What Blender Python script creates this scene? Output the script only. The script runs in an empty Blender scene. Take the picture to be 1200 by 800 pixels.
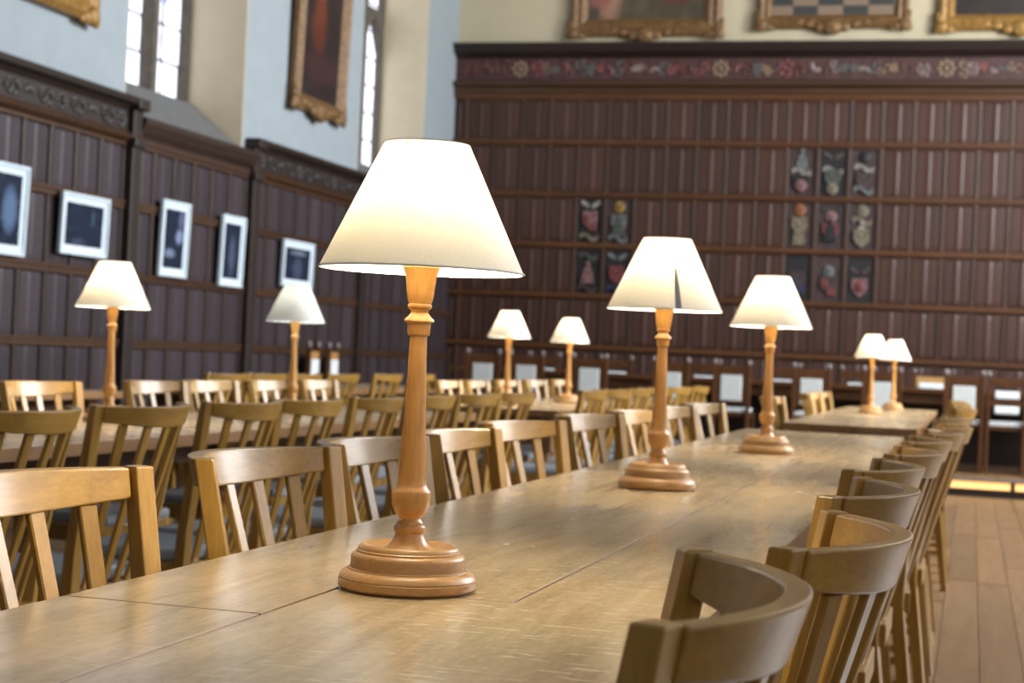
import bpy, bmesh, math, random
from mathutils import Matrix, Vector, Euler
random.seed(7)
SC = bpy.context.scene
COL = SC.collection
R = math.radians

# ------------------------------------------------------------------ camera
F_PX, VPX, VPY, ROLL, HC = 1950.0, 1140.0, 441.0, 0.046, 1.035
fwdY = Vector((VPX - 600, -(VPY - 400), F_PX)).normalized()      # the hall's long axis seen from the lens
hz = Vector((1, -ROLL, 0))
upZ = fwdY.cross(hz).normalized()
if upZ.y < 0: upZ = -upZ
axX = upZ.cross(fwdY).normalized()
if axX.x < 0: axX = -axX
right = Vector((axX.x, fwdY.x, upZ.x)); up = Vector((axX.y, fwdY.y, upZ.y)); fw = Vector((axX.z, fwdY.z, upZ.z))
cam_d = bpy.data.cameras.new('camera'); cam = bpy.data.objects.new('camera', cam_d); COL.objects.link(cam)
m = Matrix.Identity(4)
for i in range(3):
    m[i][0], m[i][1], m[i][2] = right[i], up[i], -fw[i]
m[2][3] = HC
cam.matrix_world = m
cam_d.sensor_width = 36.0; cam_d.lens = F_PX * 36.0 / 1200.0
cam_d.clip_start = 0.05; cam_d.clip_end = 100
cam_d.dof.use_dof = True; cam_d.dof.focus_distance = 1.92; cam_d.dof.aperture_fstop = 9.0
SC.camera = cam

# ------------------------------------------------------------------ world, daylight, exposure
w = bpy.data.worlds.new('world'); SC.world = w; w.use_nodes = True
w.node_tree.nodes['Background'].inputs[0].default_value = (0.75, 0.87, 1.0, 1)
w.node_tree.nodes['Background'].inputs[1].default_value = 0.2
SC.view_settings.view_transform = 'Standard'; SC.view_settings.look = 'None'
SC.view_settings.exposure = 0.42; SC.view_settings.gamma = 1.0; SC.view_settings.use_curve_mapping = False
def area(name, loc, target, sx, sy, power, col):
    d = bpy.data.lights.new(name, 'AREA'); d.shape = 'RECTANGLE'; d.size = sx; d.size_y = sy; d.energy = power; d.color = col
    o = bpy.data.objects.new(name, d); COL.objects.link(o); o.location = loc
    o.rotation_euler = (Vector(target) - Vector(loc)).to_track_quat('-Z', 'Y').to_euler(); return o
DAY = (0.95, 0.97, 1.0)
WIN_R = [(-3.4, 4.0), (0.9, 4.0), (5.2, 4.0), (9.6, 4.0), (14.1, 4.0)]       # high windows of the wall out of view
XR = 4.4
for y, z in WIN_R:
    area('daylight_and_fill', (XR - 0.12, y, z), (XR - 5, y, z - 1.6), 2.5, 5.2, 950 if y > 12 else 820 if y > 9 else 50 if y > 5 else 10, DAY)
for x in (-3.4, 1.6):
    area('daylight_and_fill', (x, -5.8, 5.2), (x, 0, 2.6), 2.4, 4.0, 45, DAY)  # unseen fill added for surfaces facing the camera; wall_back has no window

# ------------------------------------------------------------------ materials
def nodes(name):
    mt = bpy.data.materials.new(name); mt.use_nodes = True
    nt = mt.node_tree; return mt, nt, nt.nodes['Principled BSDF']
def N(nt, kind, **kw):
    n = nt.nodes.new(kind)
    for k, v in kw.items():
        if k.startswith('i_'): n.inputs[int(k[2:])].default_value = v
        else: setattr(n, k, v)
    return n
def ramp(nt, stops):
    r = nt.nodes.new('ShaderNodeValToRGB'); e = r.color_ramp.elements
    while len(e) < len(stops): e.new(0.5)
    for s, (p, c) in zip(e, stops): s.position = p; s.color = (*c, 1)
    return r
def L(nt, a, b): nt.links.new(a, b)
def plain(name, col, rough=0.5, metal=0.0, emit=0.0, ecol=None, bump=0.0, bscale=40, coat=0.0, var=0.0):
    mt, nt, b = nodes(name)
    b.inputs['Base Color'].default_value = (*col, 1); b.inputs['Roughness'].default_value = rough; b.inputs['Metallic'].default_value = metal
    b.inputs['Coat Weight'].default_value = coat
    tc = N(nt, 'ShaderNodeTexCoord'); nz = N(nt, 'ShaderNodeTexNoise'); nz.inputs['Scale'].default_value = bscale
    L(nt, tc.outputs['Object'], nz.inputs['Vector'])
    if var:
        rp = ramp(nt, [(0.3, tuple(c * (1 - var) for c in col)), (0.7, tuple(min(1, c * (1 + var)) for c in col))])
        L(nt, nz.outputs['Fac'], rp.inputs[0]); L(nt, rp.outputs[0], b.inputs['Base Color'])
    if bump:
        bp = N(nt, 'ShaderNodeBump'); bp.inputs['Strength'].default_value = bump; bp.inputs['Distance'].default_value = 0.01
        L(nt, nz.outputs['Fac'], bp.inputs['Height']); L(nt, bp.outputs[0], b.inputs['Normal'])
    if emit:
        b.inputs['Emission Color'].default_value = (*(ecol or col), 1); b.inputs['Emission Strength'].default_value = emit
    return mt
def wood(name, dark, mid, light, axis='Z', scale=1.0, rough=0.4, coat=0.0, bump=0.15, rnd=0.12, spec=0.5):
    mt, nt, b = nodes(name)
    tc = N(nt, 'ShaderNodeTexCoord'); oi = N(nt, 'ShaderNodeObjectInfo')
    mul = N(nt, 'ShaderNodeMath', operation='MULTIPLY'); mul.inputs[1].default_value = 37.0; L(nt, oi.outputs['Random'], mul.inputs[0])
    add = N(nt, 'ShaderNodeVectorMath', operation='ADD'); L(nt, tc.outputs['Object'], add.inputs[0]); L(nt, mul.outputs[0], add.inputs[1])
    mp = N(nt, 'ShaderNodeMapping'); s = [14 * scale] * 3; s['XYZ'.index(axis)] = 1.1 * scale; mp.inputs['Scale'].default_value = s
    L(nt, add.outputs[0], mp.inputs['Vector'])
    n1 = N(nt, 'ShaderNodeTexNoise'); n1.inputs['Scale'].default_value = 2.2; n1.inputs['Detail'].default_value = 6; n1.inputs['Roughness'].default_value = 0.62; n1.inputs['Distortion'].default_value = 0.5
    L(nt, mp.outputs[0], n1.inputs['Vector'])
    n2 = N(nt, 'ShaderNodeTexNoise'); n2.inputs['Scale'].default_value = 13; n2.inputs['Detail'].default_value = 3
    L(nt, mp.outputs[0], n2.inputs['Vector'])
    mx = N(nt, 'ShaderNodeMix'); mx.inputs['Factor'].default_value = 0.35
    L(nt, n1.outputs['Fac'], mx.inputs[2]); L(nt, n2.outputs['Fac'], mx.inputs[3])
    rp = ramp(nt, [(0.3, dark), (0.5, mid), (0.7, light)]); L(nt, mx.outputs[0], rp.inputs[0])
    hsv = N(nt, 'ShaderNodeHueSaturation'); mr = N(nt, 'ShaderNodeMapRange'); mr.inputs[3].default_value = 1 - rnd; mr.inputs[4].default_value = 1 + rnd
    L(nt, oi.outputs['Random'], mr.inputs[0]); L(nt, mr.outputs[0], hsv.inputs['Value']); L(nt, rp.outputs[0], hsv.inputs['Color'])
    L(nt, hsv.outputs[0], b.inputs['Base Color'])
    b.inputs['Roughness'].default_value = rough; b.inputs['Coat Weight'].default_value = coat; b.inputs['Coat Roughness'].default_value = 0.28
    b.inputs['Specular IOR Level'].default_value = spec
    bp = N(nt, 'ShaderNodeBump'); bp.inputs['Strength'].default_value = bump; bp.inputs['Distance'].default_value = 0.002
    L(nt, mx.outputs[0], bp.inputs['Height']); L(nt, bp.outputs[0], b.inputs['Normal'])
    return mt
OAK = ((0.27, 0.137, 0.021), (0.375, 0.205, 0.036), (0.475, 0.28, 0.058))
M_OAK_V = wood('pale_oak_upright', *OAK, axis='Z', rough=0.36, coat=0.5)
M_OAK_H = wood('pale_oak_crosswise', *OAK, axis='X', rough=0.36, coat=0.5)
M_LAMP = wood('turned_oak', (0.45, 0.21, 0.05), (0.59, 0.30, 0.08), (0.70, 0.385, 0.115), axis='Z', scale=2.0, rough=0.38, coat=0.2, bump=0.08, rnd=0.06)
M_LAMP_B = wood('turned_oak_base', (0.36, 0.180, 0.055), (0.47, 0.255, 0.085), (0.55, 0.315, 0.115), axis='X', scale=2.0, rough=0.42, coat=0.15, bump=0.08, rnd=0.06)
M_PANEL = wood('dark_panelling', (0.024, 0.018, 0.021), (0.042, 0.031, 0.036), (0.064, 0.049, 0.056), axis='Z', scale=0.6, rough=0.42, rnd=0.2)
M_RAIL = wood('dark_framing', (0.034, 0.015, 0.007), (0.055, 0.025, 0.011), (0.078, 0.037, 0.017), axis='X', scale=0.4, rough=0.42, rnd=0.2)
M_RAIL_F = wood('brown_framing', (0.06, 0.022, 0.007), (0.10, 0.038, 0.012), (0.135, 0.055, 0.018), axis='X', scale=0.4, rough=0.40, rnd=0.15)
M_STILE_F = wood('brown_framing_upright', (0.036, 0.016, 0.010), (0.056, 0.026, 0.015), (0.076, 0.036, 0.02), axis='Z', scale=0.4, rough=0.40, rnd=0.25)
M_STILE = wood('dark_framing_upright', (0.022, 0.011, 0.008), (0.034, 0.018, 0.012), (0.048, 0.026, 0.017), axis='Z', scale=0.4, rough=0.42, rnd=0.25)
M_BLACKOAK = wood('blackened_oak', (0.012, 0.007, 0.005), (0.020, 0.011, 0.008), (0.03, 0.018, 0.012), axis='X', scale=0.4, rough=0.5)
M_BLACKOAK2 = wood('dark_cornice_oak', (0.018, 0.009, 0.006), (0.028, 0.015, 0.010), (0.042, 0.023, 0.015), axis='Y', scale=0.4, rough=0.5)
M_MAHOG = wood('red_brown_wood', (0.045, 0.015, 0.004), (0.078, 0.028, 0.007), (0.115, 0.044, 0.011), axis='Z', rough=0.35, coat=0.2)
M_FLOOR = wood('floor_oak', (0.14, 0.078, 0.034), (0.20, 0.115, 0.052), (0.26, 0.155, 0.075), axis='Y', scale=0.7, rough=0.38, rnd=0.16)
M_TABLE_UNDER = wood('table_frame_oak', (0.17, 0.085, 0.03), (0.25, 0.13, 0.05), (0.33, 0.18, 0.075), axis='Y', scale=0.6, rough=0.4)
def table_top_material():
    mt, nt, b = nodes('worn_oak_table_top')
    tc = N(nt, 'ShaderNodeTexCoord'); P = tc.outputs['Object']
    def noise(sx, sy, scale, detail=4, rough=0.6, dist=0.0):
        mp = N(nt, 'ShaderNodeMapping'); mp.inputs['Scale'].default_value = (sx, sy, 4)
        L(nt, P, mp.inputs['Vector'])
        n = N(nt, 'ShaderNodeTexNoise'); n.inputs['Scale'].default_value = scale; n.inputs['Detail'].default_value = detail
        n.inputs['Roughness'].default_value = rough; n.inputs['Distortion'].default_value = dist
        L(nt, mp.outputs[0], n.inputs['Vector']); return n.outputs['Fac']
    grain = noise(9, 1.0, 3.0, 7, 0.65, 0.6)
    patch = noise(1.6, 1.0, 1.7, 4, 0.6)
    fine = noise(16, 5, 9, 3)
    flek = noise(4.6, 17.0, 5.0, 4, 0.6, 0.35)           # short pale rays across the grain
    where = noise(1.6, 1.0, 1.3, 2)
    r1 = ramp(nt, [(0.28, (0.29, 0.190, 0.092)), (0.5, (0.45, 0.325, 0.175)), (0.72, (0.60, 0.455, 0.275))]); L(nt, grain, r1.inputs[0])
    r2 = ramp(nt, [(0.35, (0.37, 0.30, 0.195)), (0.62, (0.50, 0.345, 0.17))]); L(nt, patch, r2.inputs[0])
    mx = N(nt, 'ShaderNodeMix', data_type='RGBA'); mx.inputs['Factor'].default_value = 0.42; L(nt, r1.outputs[0], mx.inputs[6]); L(nt, r2.outputs[0], mx.inputs[7])
    r3 = ramp(nt, [(0.0, (0.72, 0.72, 0.72)), (1.0, (1.2, 1.2, 1.2))]); L(nt, fine, r3.inputs[0])
    mu = N(nt, 'ShaderNodeMix', data_type='RGBA', blend_type='MULTIPLY'); mu.inputs['Factor'].default_value = 1; L(nt, mx.outputs[2], mu.inputs[6]); L(nt, r3.outputs[0], mu.inputs[7])
    rf = ramp(nt, [(0.585, (0, 0, 0)), (0.64, (1, 1, 1))]); L(nt, flek, rf.inputs[0])
    rw = ramp(nt, [(0.42, (0, 0, 0)), (0.60, (1, 1, 1))]); L(nt, where, rw.inputs[0])
    sp = N(nt, 'ShaderNodeSeparateXYZ'); L(nt, P, sp.inputs[0])      # the strongly figured board at this end
    ma = N(nt, 'ShaderNodeMapRange'); ma.inputs[1].default_value = 2.7; ma.inputs[2].default_value = 1.9; L(nt, sp.outputs[1], ma.inputs[0])
    mb_ = N(nt, 'ShaderNodeMapRange'); mb_.inputs[1].default_value = -0.66; mb_.inputs[2].default_value = -0.54; L(nt, sp.outputs[0], mb_.inputs[0])
    mm = N(nt, 'ShaderNodeMath', operation='MULTIPLY'); L(nt, ma.outputs[0], mm.inputs[0]); L(nt, mb_.outputs[0], mm.inputs[1])
    mw = N(nt, 'ShaderNodeMath', operation='MULTIPLY_ADD'); mw.inputs[1].default_value = 0.45; L(nt, rw.outputs[0], mw.inputs[0]); L(nt, mm.outputs[0], mw.inputs[2]); mw.use_clamp = True
    fm = N(nt, 'ShaderNodeMath', operation='MULTIPLY'); L(nt, rf.outputs[0], fm.inputs[0]); L(nt, mw.outputs[0], fm.inputs[1])
    fm2 = N(nt, 'ShaderNodeMath', operation='MULTIPLY'); fm2.inputs[1].default_value = 0.6; L(nt, fm.outputs[0], fm2.inputs[0])
    m2 = N(nt, 'ShaderNodeMix', data_type='RGBA'); L(nt, fm2.outputs[0], m2.inputs['Factor']); L(nt, mu.outputs[2], m2.inputs[6]); m2.inputs[7].default_value = (0.66, 0.58, 0.42, 1)
    L(nt, m2.outputs[2], b.inputs['Base Color'])
    rr = ramp(nt, [(0.25, (0.17,) * 3), (0.75, (0.30,) * 3)]); L(nt, patch, rr.inputs[0]); L(nt, rr.outputs[0], b.inputs['Roughness'])
    bp = N(nt, 'ShaderNodeBump'); bp.inputs['Strength'].default_value = 0.10; bp.inputs['Distance'].default_value = 0.002
    L(nt, grain, bp.inputs['Height']); L(nt, bp.outputs[0], b.inputs['Normal'])
    b.inputs['Specular IOR Level'].default_value = 0.85
    return mt
M_TABLE = table_top_material()
M_PLASTER = plain('plaster_pale', (0.30, 0.35, 0.375), 0.9, bump=0.1, bscale=6, var=0.03)
M_CREAM = plain('plaster_cream', (0.52, 0.46, 0.31), 0.9, bump=0.1, bscale=6, var=0.03)
M_CEIL = wood('roof_timber', (0.05, 0.028, 0.015), (0.08, 0.045, 0.025), (0.11, 0.065, 0.035), axis='Y', scale=0.3, rough=0.6)
M_REVEAL = plain('reveal_warm_light', (0.62, 0.54, 0.38), 0.9, var=0.04, bscale=5)  # warm light on the window reveals, put into a creamier plaster colour
M_STONE = plain('window_stone', (0.13, 0.135, 0.13), 0.85, bump=0.3, bscale=12, var=0.12)
M_STONE_D = plain('mullion_stone', (0.10, 0.085, 0.065), 0.85, bump=0.3, bscale=12, var=0.2)
M_LEAD = plain('lead_came', (0.05, 0.05, 0.055), 0.5)
M_GOLD = plain('gilt', (0.30, 0.165, 0.04), 0.5, metal=0.2, bump=0.9, bscale=22, var=0.35)
M_GOLD_D = plain('gilt_dull', (0.17, 0.092, 0.032), 0.55, metal=0.15, bump=0.9, bscale=22, var=0.35)
M_WHITE = plain('white_frame_paint', (0.62, 0.74, 0.80), 0.4)
M_MAT = plain('white_mount_card', (0.66, 0.76, 0.82), 0.8)
M_PAD = plain('grey_seat_vinyl', (0.36, 0.42, 0.47), 0.34, bump=0.1, bscale=60, var=0.08)
M_PALE = plain('pale_upholstery', (0.56, 0.61, 0.60), 0.7, var=0.05)
M_PALE_W = plain('white_upholstery', (0.75, 0.82, 0.84), 0.6, var=0.05)
M_BRASS = plain('brass', (0.55, 0.40, 0.16), 0.3, metal=0.9)
M_PEARL = plain('pale_finial', (0.2, 0.17, 0.16), 0.4)
M_BULB = plain('bulb_glow', (1, 0.9, 0.7), 0.5, emit=430, ecol=(1.0, 0.87, 0.64))
M_STEP = plain('step_light_diffuser', (1, 0.7, 0.35), 0.5, emit=0.95, ecol=(1.0, 0.52, 0.15))
def shade_material():
    mt = bpy.data.materials.new('shade_linen'); mt.use_nodes = True; nt = mt.node_tree; nt.nodes.clear()
    out = N(nt, 'ShaderNodeOutputMaterial'); mix = N(nt, 'ShaderNodeMixShader')
    d = N(nt, 'ShaderNodeBsdfDiffuse'); t = N(nt, 'ShaderNodeBsdfTranslucent'); tc = N(nt, 'ShaderNodeTexCoord')
    nz = N(nt, 'ShaderNodeTexNoise'); nz.inputs['Scale'].default_value = 260; L(nt, tc.outputs['Object'], nz.inputs['Vector'])
    rp = ramp(nt, [(0.35, (0.83, 0.81, 0.76)), (0.65, (0.86, 0.84, 0.79))]); L(nt, nz.outputs['Fac'], rp.inputs[0])
    L(nt, rp.outputs[0], d.inputs['Color']); t.inputs['Color'].default_value = (0.90, 0.80, 0.60, 1)
    mix.inputs[0].default_value = 0.047; L(nt, d.outputs[0], mix.inputs[1]); L(nt, t.outputs[0], mix.inputs[2]); L(nt, mix.outputs[0], out.inputs[0])
    return mt
M_SHADE = shade_material()
M_TRIM = plain('shade_binding', (0.70, 0.70, 0.68), 0.8)
def glass_material(name, tint, strength):
    mt, nt, b = nodes(name)
    tc = N(nt, 'ShaderNodeTexCoord'); oi = N(nt, 'ShaderNodeObjectInfo')
    ad = N(nt, 'ShaderNodeVectorMath', operation='ADD'); mu = N(nt, 'ShaderNodeMath', operation='MULTIPLY'); mu.inputs[1].default_value = 50
    L(nt, oi.outputs['Random'], mu.inputs[0]); L(nt, tc.outputs['Object'], ad.inputs[0]); L(nt, mu.outputs[0], ad.inputs[1])
    nz = N(nt, 'ShaderNodeTexNoise'); nz.inputs['Scale'].default_value = 5; nz.inputs['Detail'].default_value = 4; L(nt, ad.outputs[0], nz.inputs['Vector'])
    rp = ramp(nt, [(0.3, tuple(c * 0.62 for c in tint)), (0.65, tint)]); L(nt, nz.outputs['Fac'], rp.inputs[0])
    b.inputs['Base Color'].default_value = (0.3, 0.3, 0.35, 1); b.inputs['Roughness'].default_value = 0.25
    L(nt, rp.outputs[0], b.inputs['Emission Color']); b.inputs['Emission Strength'].default_value = strength
    return mt
M_GLASS = glass_material('leaded_glass', (0.84, 0.87, 1.0), 1.5)
M_GLASS_B = glass_material('blue_stained_glass', (0.08, 0.12, 0.75), 0.8)
M_GLASS_C = glass_material('aqua_stained_glass', (0.30, 0.66, 0.85), 0.95)
def painting(name, bg, blobs, checker=None, rough=0.5):
    """oil-paint like canvas: soft coloured patches over a mottled ground"""
    mt, nt, b = nodes(name)
    tc = N(nt, 'ShaderNodeTexCoord'); nz = N(nt, 'ShaderNodeTexNoise'); nz.inputs['Scale'].default_value = 7; nz.inputs['Detail'].default_value = 5
    L(nt, tc.outputs['Generated'], nz.inputs['Vector'])
    rp = ramp(nt, [(0.3, tuple(c * 0.6 for c in bg)), (0.7, tuple(c * 1.35 for c in bg))]); L(nt, nz.outputs['Fac'], rp.inputs[0]); cur = rp.outputs[0]
    sep = N(nt, 'ShaderNodeSeparateXYZ'); L(nt, tc.outputs['Generated'], sep.inputs[0])
    wob = N(nt, 'ShaderNodeMath', operation='MULTIPLY_ADD'); wob.inputs[1].default_value = 0.14; wob.inputs[2].default_value = -0.07; L(nt, nz.outputs['Fac'], wob.inputs[0])
    if checker:
        ck = N(nt, 'ShaderNodeTexChecker'); ck.inputs['Scale'].default_value = checker[0]; ck.inputs['Color1'].default_value = (*checker[1], 1); ck.inputs['Color2'].default_value = (*checker[2], 1)
        mp = N(nt, 'ShaderNodeMapping'); mp.inputs['Scale'].default_value = (1, 0.01, 3.4); mp.inputs['Location'].default_value = (0.02, 0.0051, 0.013); L(nt, tc.outputs['Generated'], mp.inputs['Vector']); L(nt, mp.outputs[0], ck.inputs['Vector'])
        lt = N(nt, 'ShaderNodeMath', operation='LESS_THAN'); lt.inputs[1].default_value = checker[3]; L(nt, sep.outputs[2], lt.inputs[0])
        mx = N(nt, 'ShaderNodeMix', data_type='RGBA'); L(nt, lt.outputs[0], mx.inputs['Factor']); L(nt, cur, mx.inputs[6]); L(nt, ck.outputs[0], mx.inputs[7]); cur = mx.outputs[2]
    for (cx, cz, ax, az, col) in blobs:
        sq = []
        for so, c, a in ((sep.outputs[0], cx, ax), (sep.outputs[2], cz, az)):
            ad = N(nt, 'ShaderNodeMath', operation='ADD'); L(nt, so, ad.inputs[0]); L(nt, wob.outputs[0], ad.inputs[1])
            sb = N(nt, 'ShaderNodeMath', operation='SUBTRACT'); sb.inputs[1].default_value = c; L(nt, ad.outputs[0], sb.inputs[0])
            dv = N(nt, 'ShaderNodeMath', operation='DIVIDE'); dv.inputs[1].default_value = a; L(nt, sb.outputs[0], dv.inputs[0])
            pw = N(nt, 'ShaderNodeMath', operation='MULTIPLY'); L(nt, dv.outputs[0], pw.inputs[0]); L(nt, dv.outputs[0], pw.inputs[1]); sq.append(pw.outputs[0])
        sm = N(nt, 'ShaderNodeMath', operation='ADD'); L(nt, sq[0], sm.inputs[0]); L(nt, sq[1], sm.inputs[1])
        mr = N(nt, 'ShaderNodeMapRange'); mr.inputs[1].default_value = 0.25; mr.inputs[2].default_value = 1.25; mr.inputs[3].default_value = 1; mr.inputs[4].default_value = 0; L(nt, sm.outputs[0], mr.inputs[0])
        mx = N(nt, 'ShaderNodeMix', data_type='RGBA'); L(nt, mr.outputs[0], mx.inputs['Factor']); L(nt, cur, mx.inputs[6]); mx.inputs[7].default_value = (*col, 1); cur = mx.outputs[2]
    L(nt, cur, b.inputs['Base Color']); b.inputs['Roughness'].default_value = rough
    return mt

# ------------------------------------------------------------------ mesh helpers
def mesh(name, verts, faces, mat, smooth=False):
    me = bpy.data.meshes.new(name); me.from_pydata([tuple(v) for v in verts], [], faces); me.materials.append(mat)
    if smooth: me.polygons.foreach_set('use_smooth', [True] * len(me.polygons))
    me.update(); return me
def obj(name, me, parent=None, loc=(0, 0, 0), rot=(0, 0, 0), scale=(1, 1, 1)):
    o = bpy.data.objects.new(name, me); COL.objects.link(o); o.parent = parent; o.location = loc; o.rotation_euler = rot; o.scale = scale; return o
def tag(o, label, cat, group=None):
    o['label'] = label; o['category'] = cat
    if group: o['group'] = group
    return o
def struct(o): o['kind'] = 'structure'; return o
def thing(name, label, cat, loc=(0, 0, 0), rz=0, group=None):
    return tag(obj(name, None, None, loc, (0, 0, rz)), label, cat, group)
def copy_tree(src, parent=None):
    c = src.copy(); COL.objects.link(c); c.parent = parent
    for ch in src.children: copy_tree(ch, c)
    return c
class MB:
    def __init__(s): s.v = []; s.f = []
    def box(s, x0, x1, y0, y1, z0, z1):
        b = len(s.v); s.v += [(x, y, z) for z in (z0, z1) for y in (y0, y1) for x in (x0, x1)]
        s.f += [tuple(b + i for i in q) for q in ((0, 2, 3, 1), (4, 5, 7, 6), (0, 1, 5, 4), (2, 6, 7, 3), (0, 4, 6, 2), (1, 3, 7, 5))]; return s
    def prism(s, poly, z0, z1):
        b = len(s.v); n = len(poly); s.v += [(x, y, z0) for x, y in poly] + [(x, y, z1) for x, y in poly]
        s.f += [tuple(b + i for i in reversed(range(n))), tuple(b + n + i for i in range(n))]
        s.f += [(b + i, b + (i + 1) % n, b + n + (i + 1) % n, b + n + i) for i in range(n)]; return s
    def lathe(s, prof, seg=32, c=(0, 0, 0), cap=True):
        b = len(s.v); n = len(prof)
        for r, z in prof:
            for k in range(seg):
                a = 2 * math.pi * k / seg; s.v.append((c[0] + r * math.cos(a), c[1] + r * math.sin(a), c[2] + z))
        for i in range(n - 1):
            for k in range(seg):
                k2 = (k + 1) % seg; s.f.append((b + i * seg + k, b + i * seg + k2, b + (i + 1) * seg + k2, b + (i + 1) * seg + k))
        if cap:
            s.f.append(tuple(b + k for k in reversed(range(seg)))); s.f.append(tuple(b + (n - 1) * seg + k for k in range(seg)))
        return s
    def sweep(s, sections):
        b = len(s.v); n = len(sections[0])
        for q in sections: s.v += [tuple(p) for p in q]
        for i in range(len(sections) - 1):
            for k in range(n):
                k2 = (k + 1) % n; s.f.append((b + i * n + k, b + i * n + k2, b + (i + 1) * n + k2, b + (i + 1) * n + k))
        s.f.append(tuple(b + k for k in reversed(range(n)))); s.f.append(tuple(b + (len(sections) - 1) * n + k for k in range(n))); return s
    def ball(s, c, r, seg=12, rings=7, sq=(1, 1, 1)):
        prof = [(max(1e-4, r * math.sin(math.pi * i / rings)), -r * math.cos(math.pi * i / rings)) for i in range(rings + 1)]
        b = len(s.v); s.lathe(prof, seg); s.v[b:] = [(c[0] + x * sq[0], c[1] + y * sq[1], c[2] + z * sq[2]) for x, y, z in s.v[b:]]; return s
    def mesh(s, name, mat, bevel=0.0, seg=2, smooth=False, angle=30):
        bm = bmesh.new(); vs = [bm.verts.new(v) for v in s.v]
        for f in s.f:
            try: bm.faces.new([vs[i] for i in f])
            except ValueError: pass
        bmesh.ops.recalc_face_normals(bm, faces=bm.faces)
        if bevel:
            ed = [e for e in bm.edges if len(e.link_faces) == 2 and e.calc_face_angle(0) > R(angle)]
            bmesh.ops.bevel(bm, geom=ed, offset=bevel, segments=seg, profile=0.5, affect='EDGES', clamp_overlap=True)
        me = bpy.data.meshes.new(name); bm.to_mesh(me); bm.free(); me.materials.append(mat)
        if smooth or bevel:
            me.polygons.foreach_set('use_smooth', [True] * len(me.polygons))
            me.set_sharp_from_angle(angle=R(15 if bevel else 38))
        return me
def boxm(name, mat, x0, x1, y0, y1, z0, z1, bevel=0.0): return MB().box(x0, x1, y0, y1, z0, z1).mesh(name, mat, bevel)

ORD = ['first', 'second', 'third', 'fourth', 'fifth', 'sixth', 'seventh', 'eighth', 'ninth', 'tenth', 'eleventh', 'twelfth']
# ================================================================== THE ROOM
XW, YF, ZC, YB = -5.95, 18.5, 9.4, -6.0
floor = struct(obj('floor', boxm('floor', M_TABLE_UNDER, XW - 0.8, XR + 0.3, YB - 0.3, YF + 0.3, -0.2, -0.02)))
plank_m = [boxm('plank', M_FLOOR, -0.0735, 0.0735, 0, ln, -0.02, 0.0, 0.0015) for ln in (3.38, 2.48)]
nrow = 0
x = -5.86
while x < 3.4:                                         # floorboards run the length of the hall
    y = -0.6 + (0.0, -1.7, -0.8, -2.4)[nrow % 4]; k = nrow
    while y < 14.86:
        ln = (3.4, 2.5)[k % 2] if x < 1.6 and x > -1.2 else 3.4
        obj('plank', plank_m[0 if ln > 3 else 1], floor, (x, y, 0)); y += ln; k += 1
    x += 0.15; nrow += 1
struct(obj('ceiling', boxm('ceiling', M_CEIL, XW - 0.8, XR + 0.3, YB - 0.3, YF + 0.3, ZC, ZC + 0.2)))
struct(obj('wall_back', boxm('wall_back', M_PANEL, XW - 0.8, XR + 0.3, YB - 0.3, YB, 0, ZC)))
wr = MB(); ys = YB
for y, z in WIN_R:
    wr.box(XR, XR + 0.3, ys, y - 1.3, 0, ZC); wr.box(XR, XR + 0.3, y - 1.3, y + 1.3, 0, 1.3); wr.box(XR, XR + 0.3, y - 1.3, y + 1.3, 6.7, ZC); ys = y + 1.3
wr.box(XR, XR + 0.3, ys, YF, 0, ZC)
struct(obj('wall_right', wr.mesh('wall_right', M_PANEL)))
for i, (y, z) in enumerate(WIN_R):
    wn = struct(obj('window_%d' % (i + 4), boxm('window', M_GLASS, XR + 0.2, XR + 0.22, y - 1.3, y + 1.3, 1.3, 6.7)))
    f = MB()
    for dy in (-1.25, -0.42, 0.42, 1.25): f.box(XR + 0.08, XR + 0.2, y + dy - 0.05, y + dy + 0.05, 1.3, 6.7)
    f.box(XR + 0.08, XR + 0.2, y - 1.3, y + 1.3, 3.95, 4.05); obj('mullion', f.mesh('mullion', M_STONE), wn)

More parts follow.
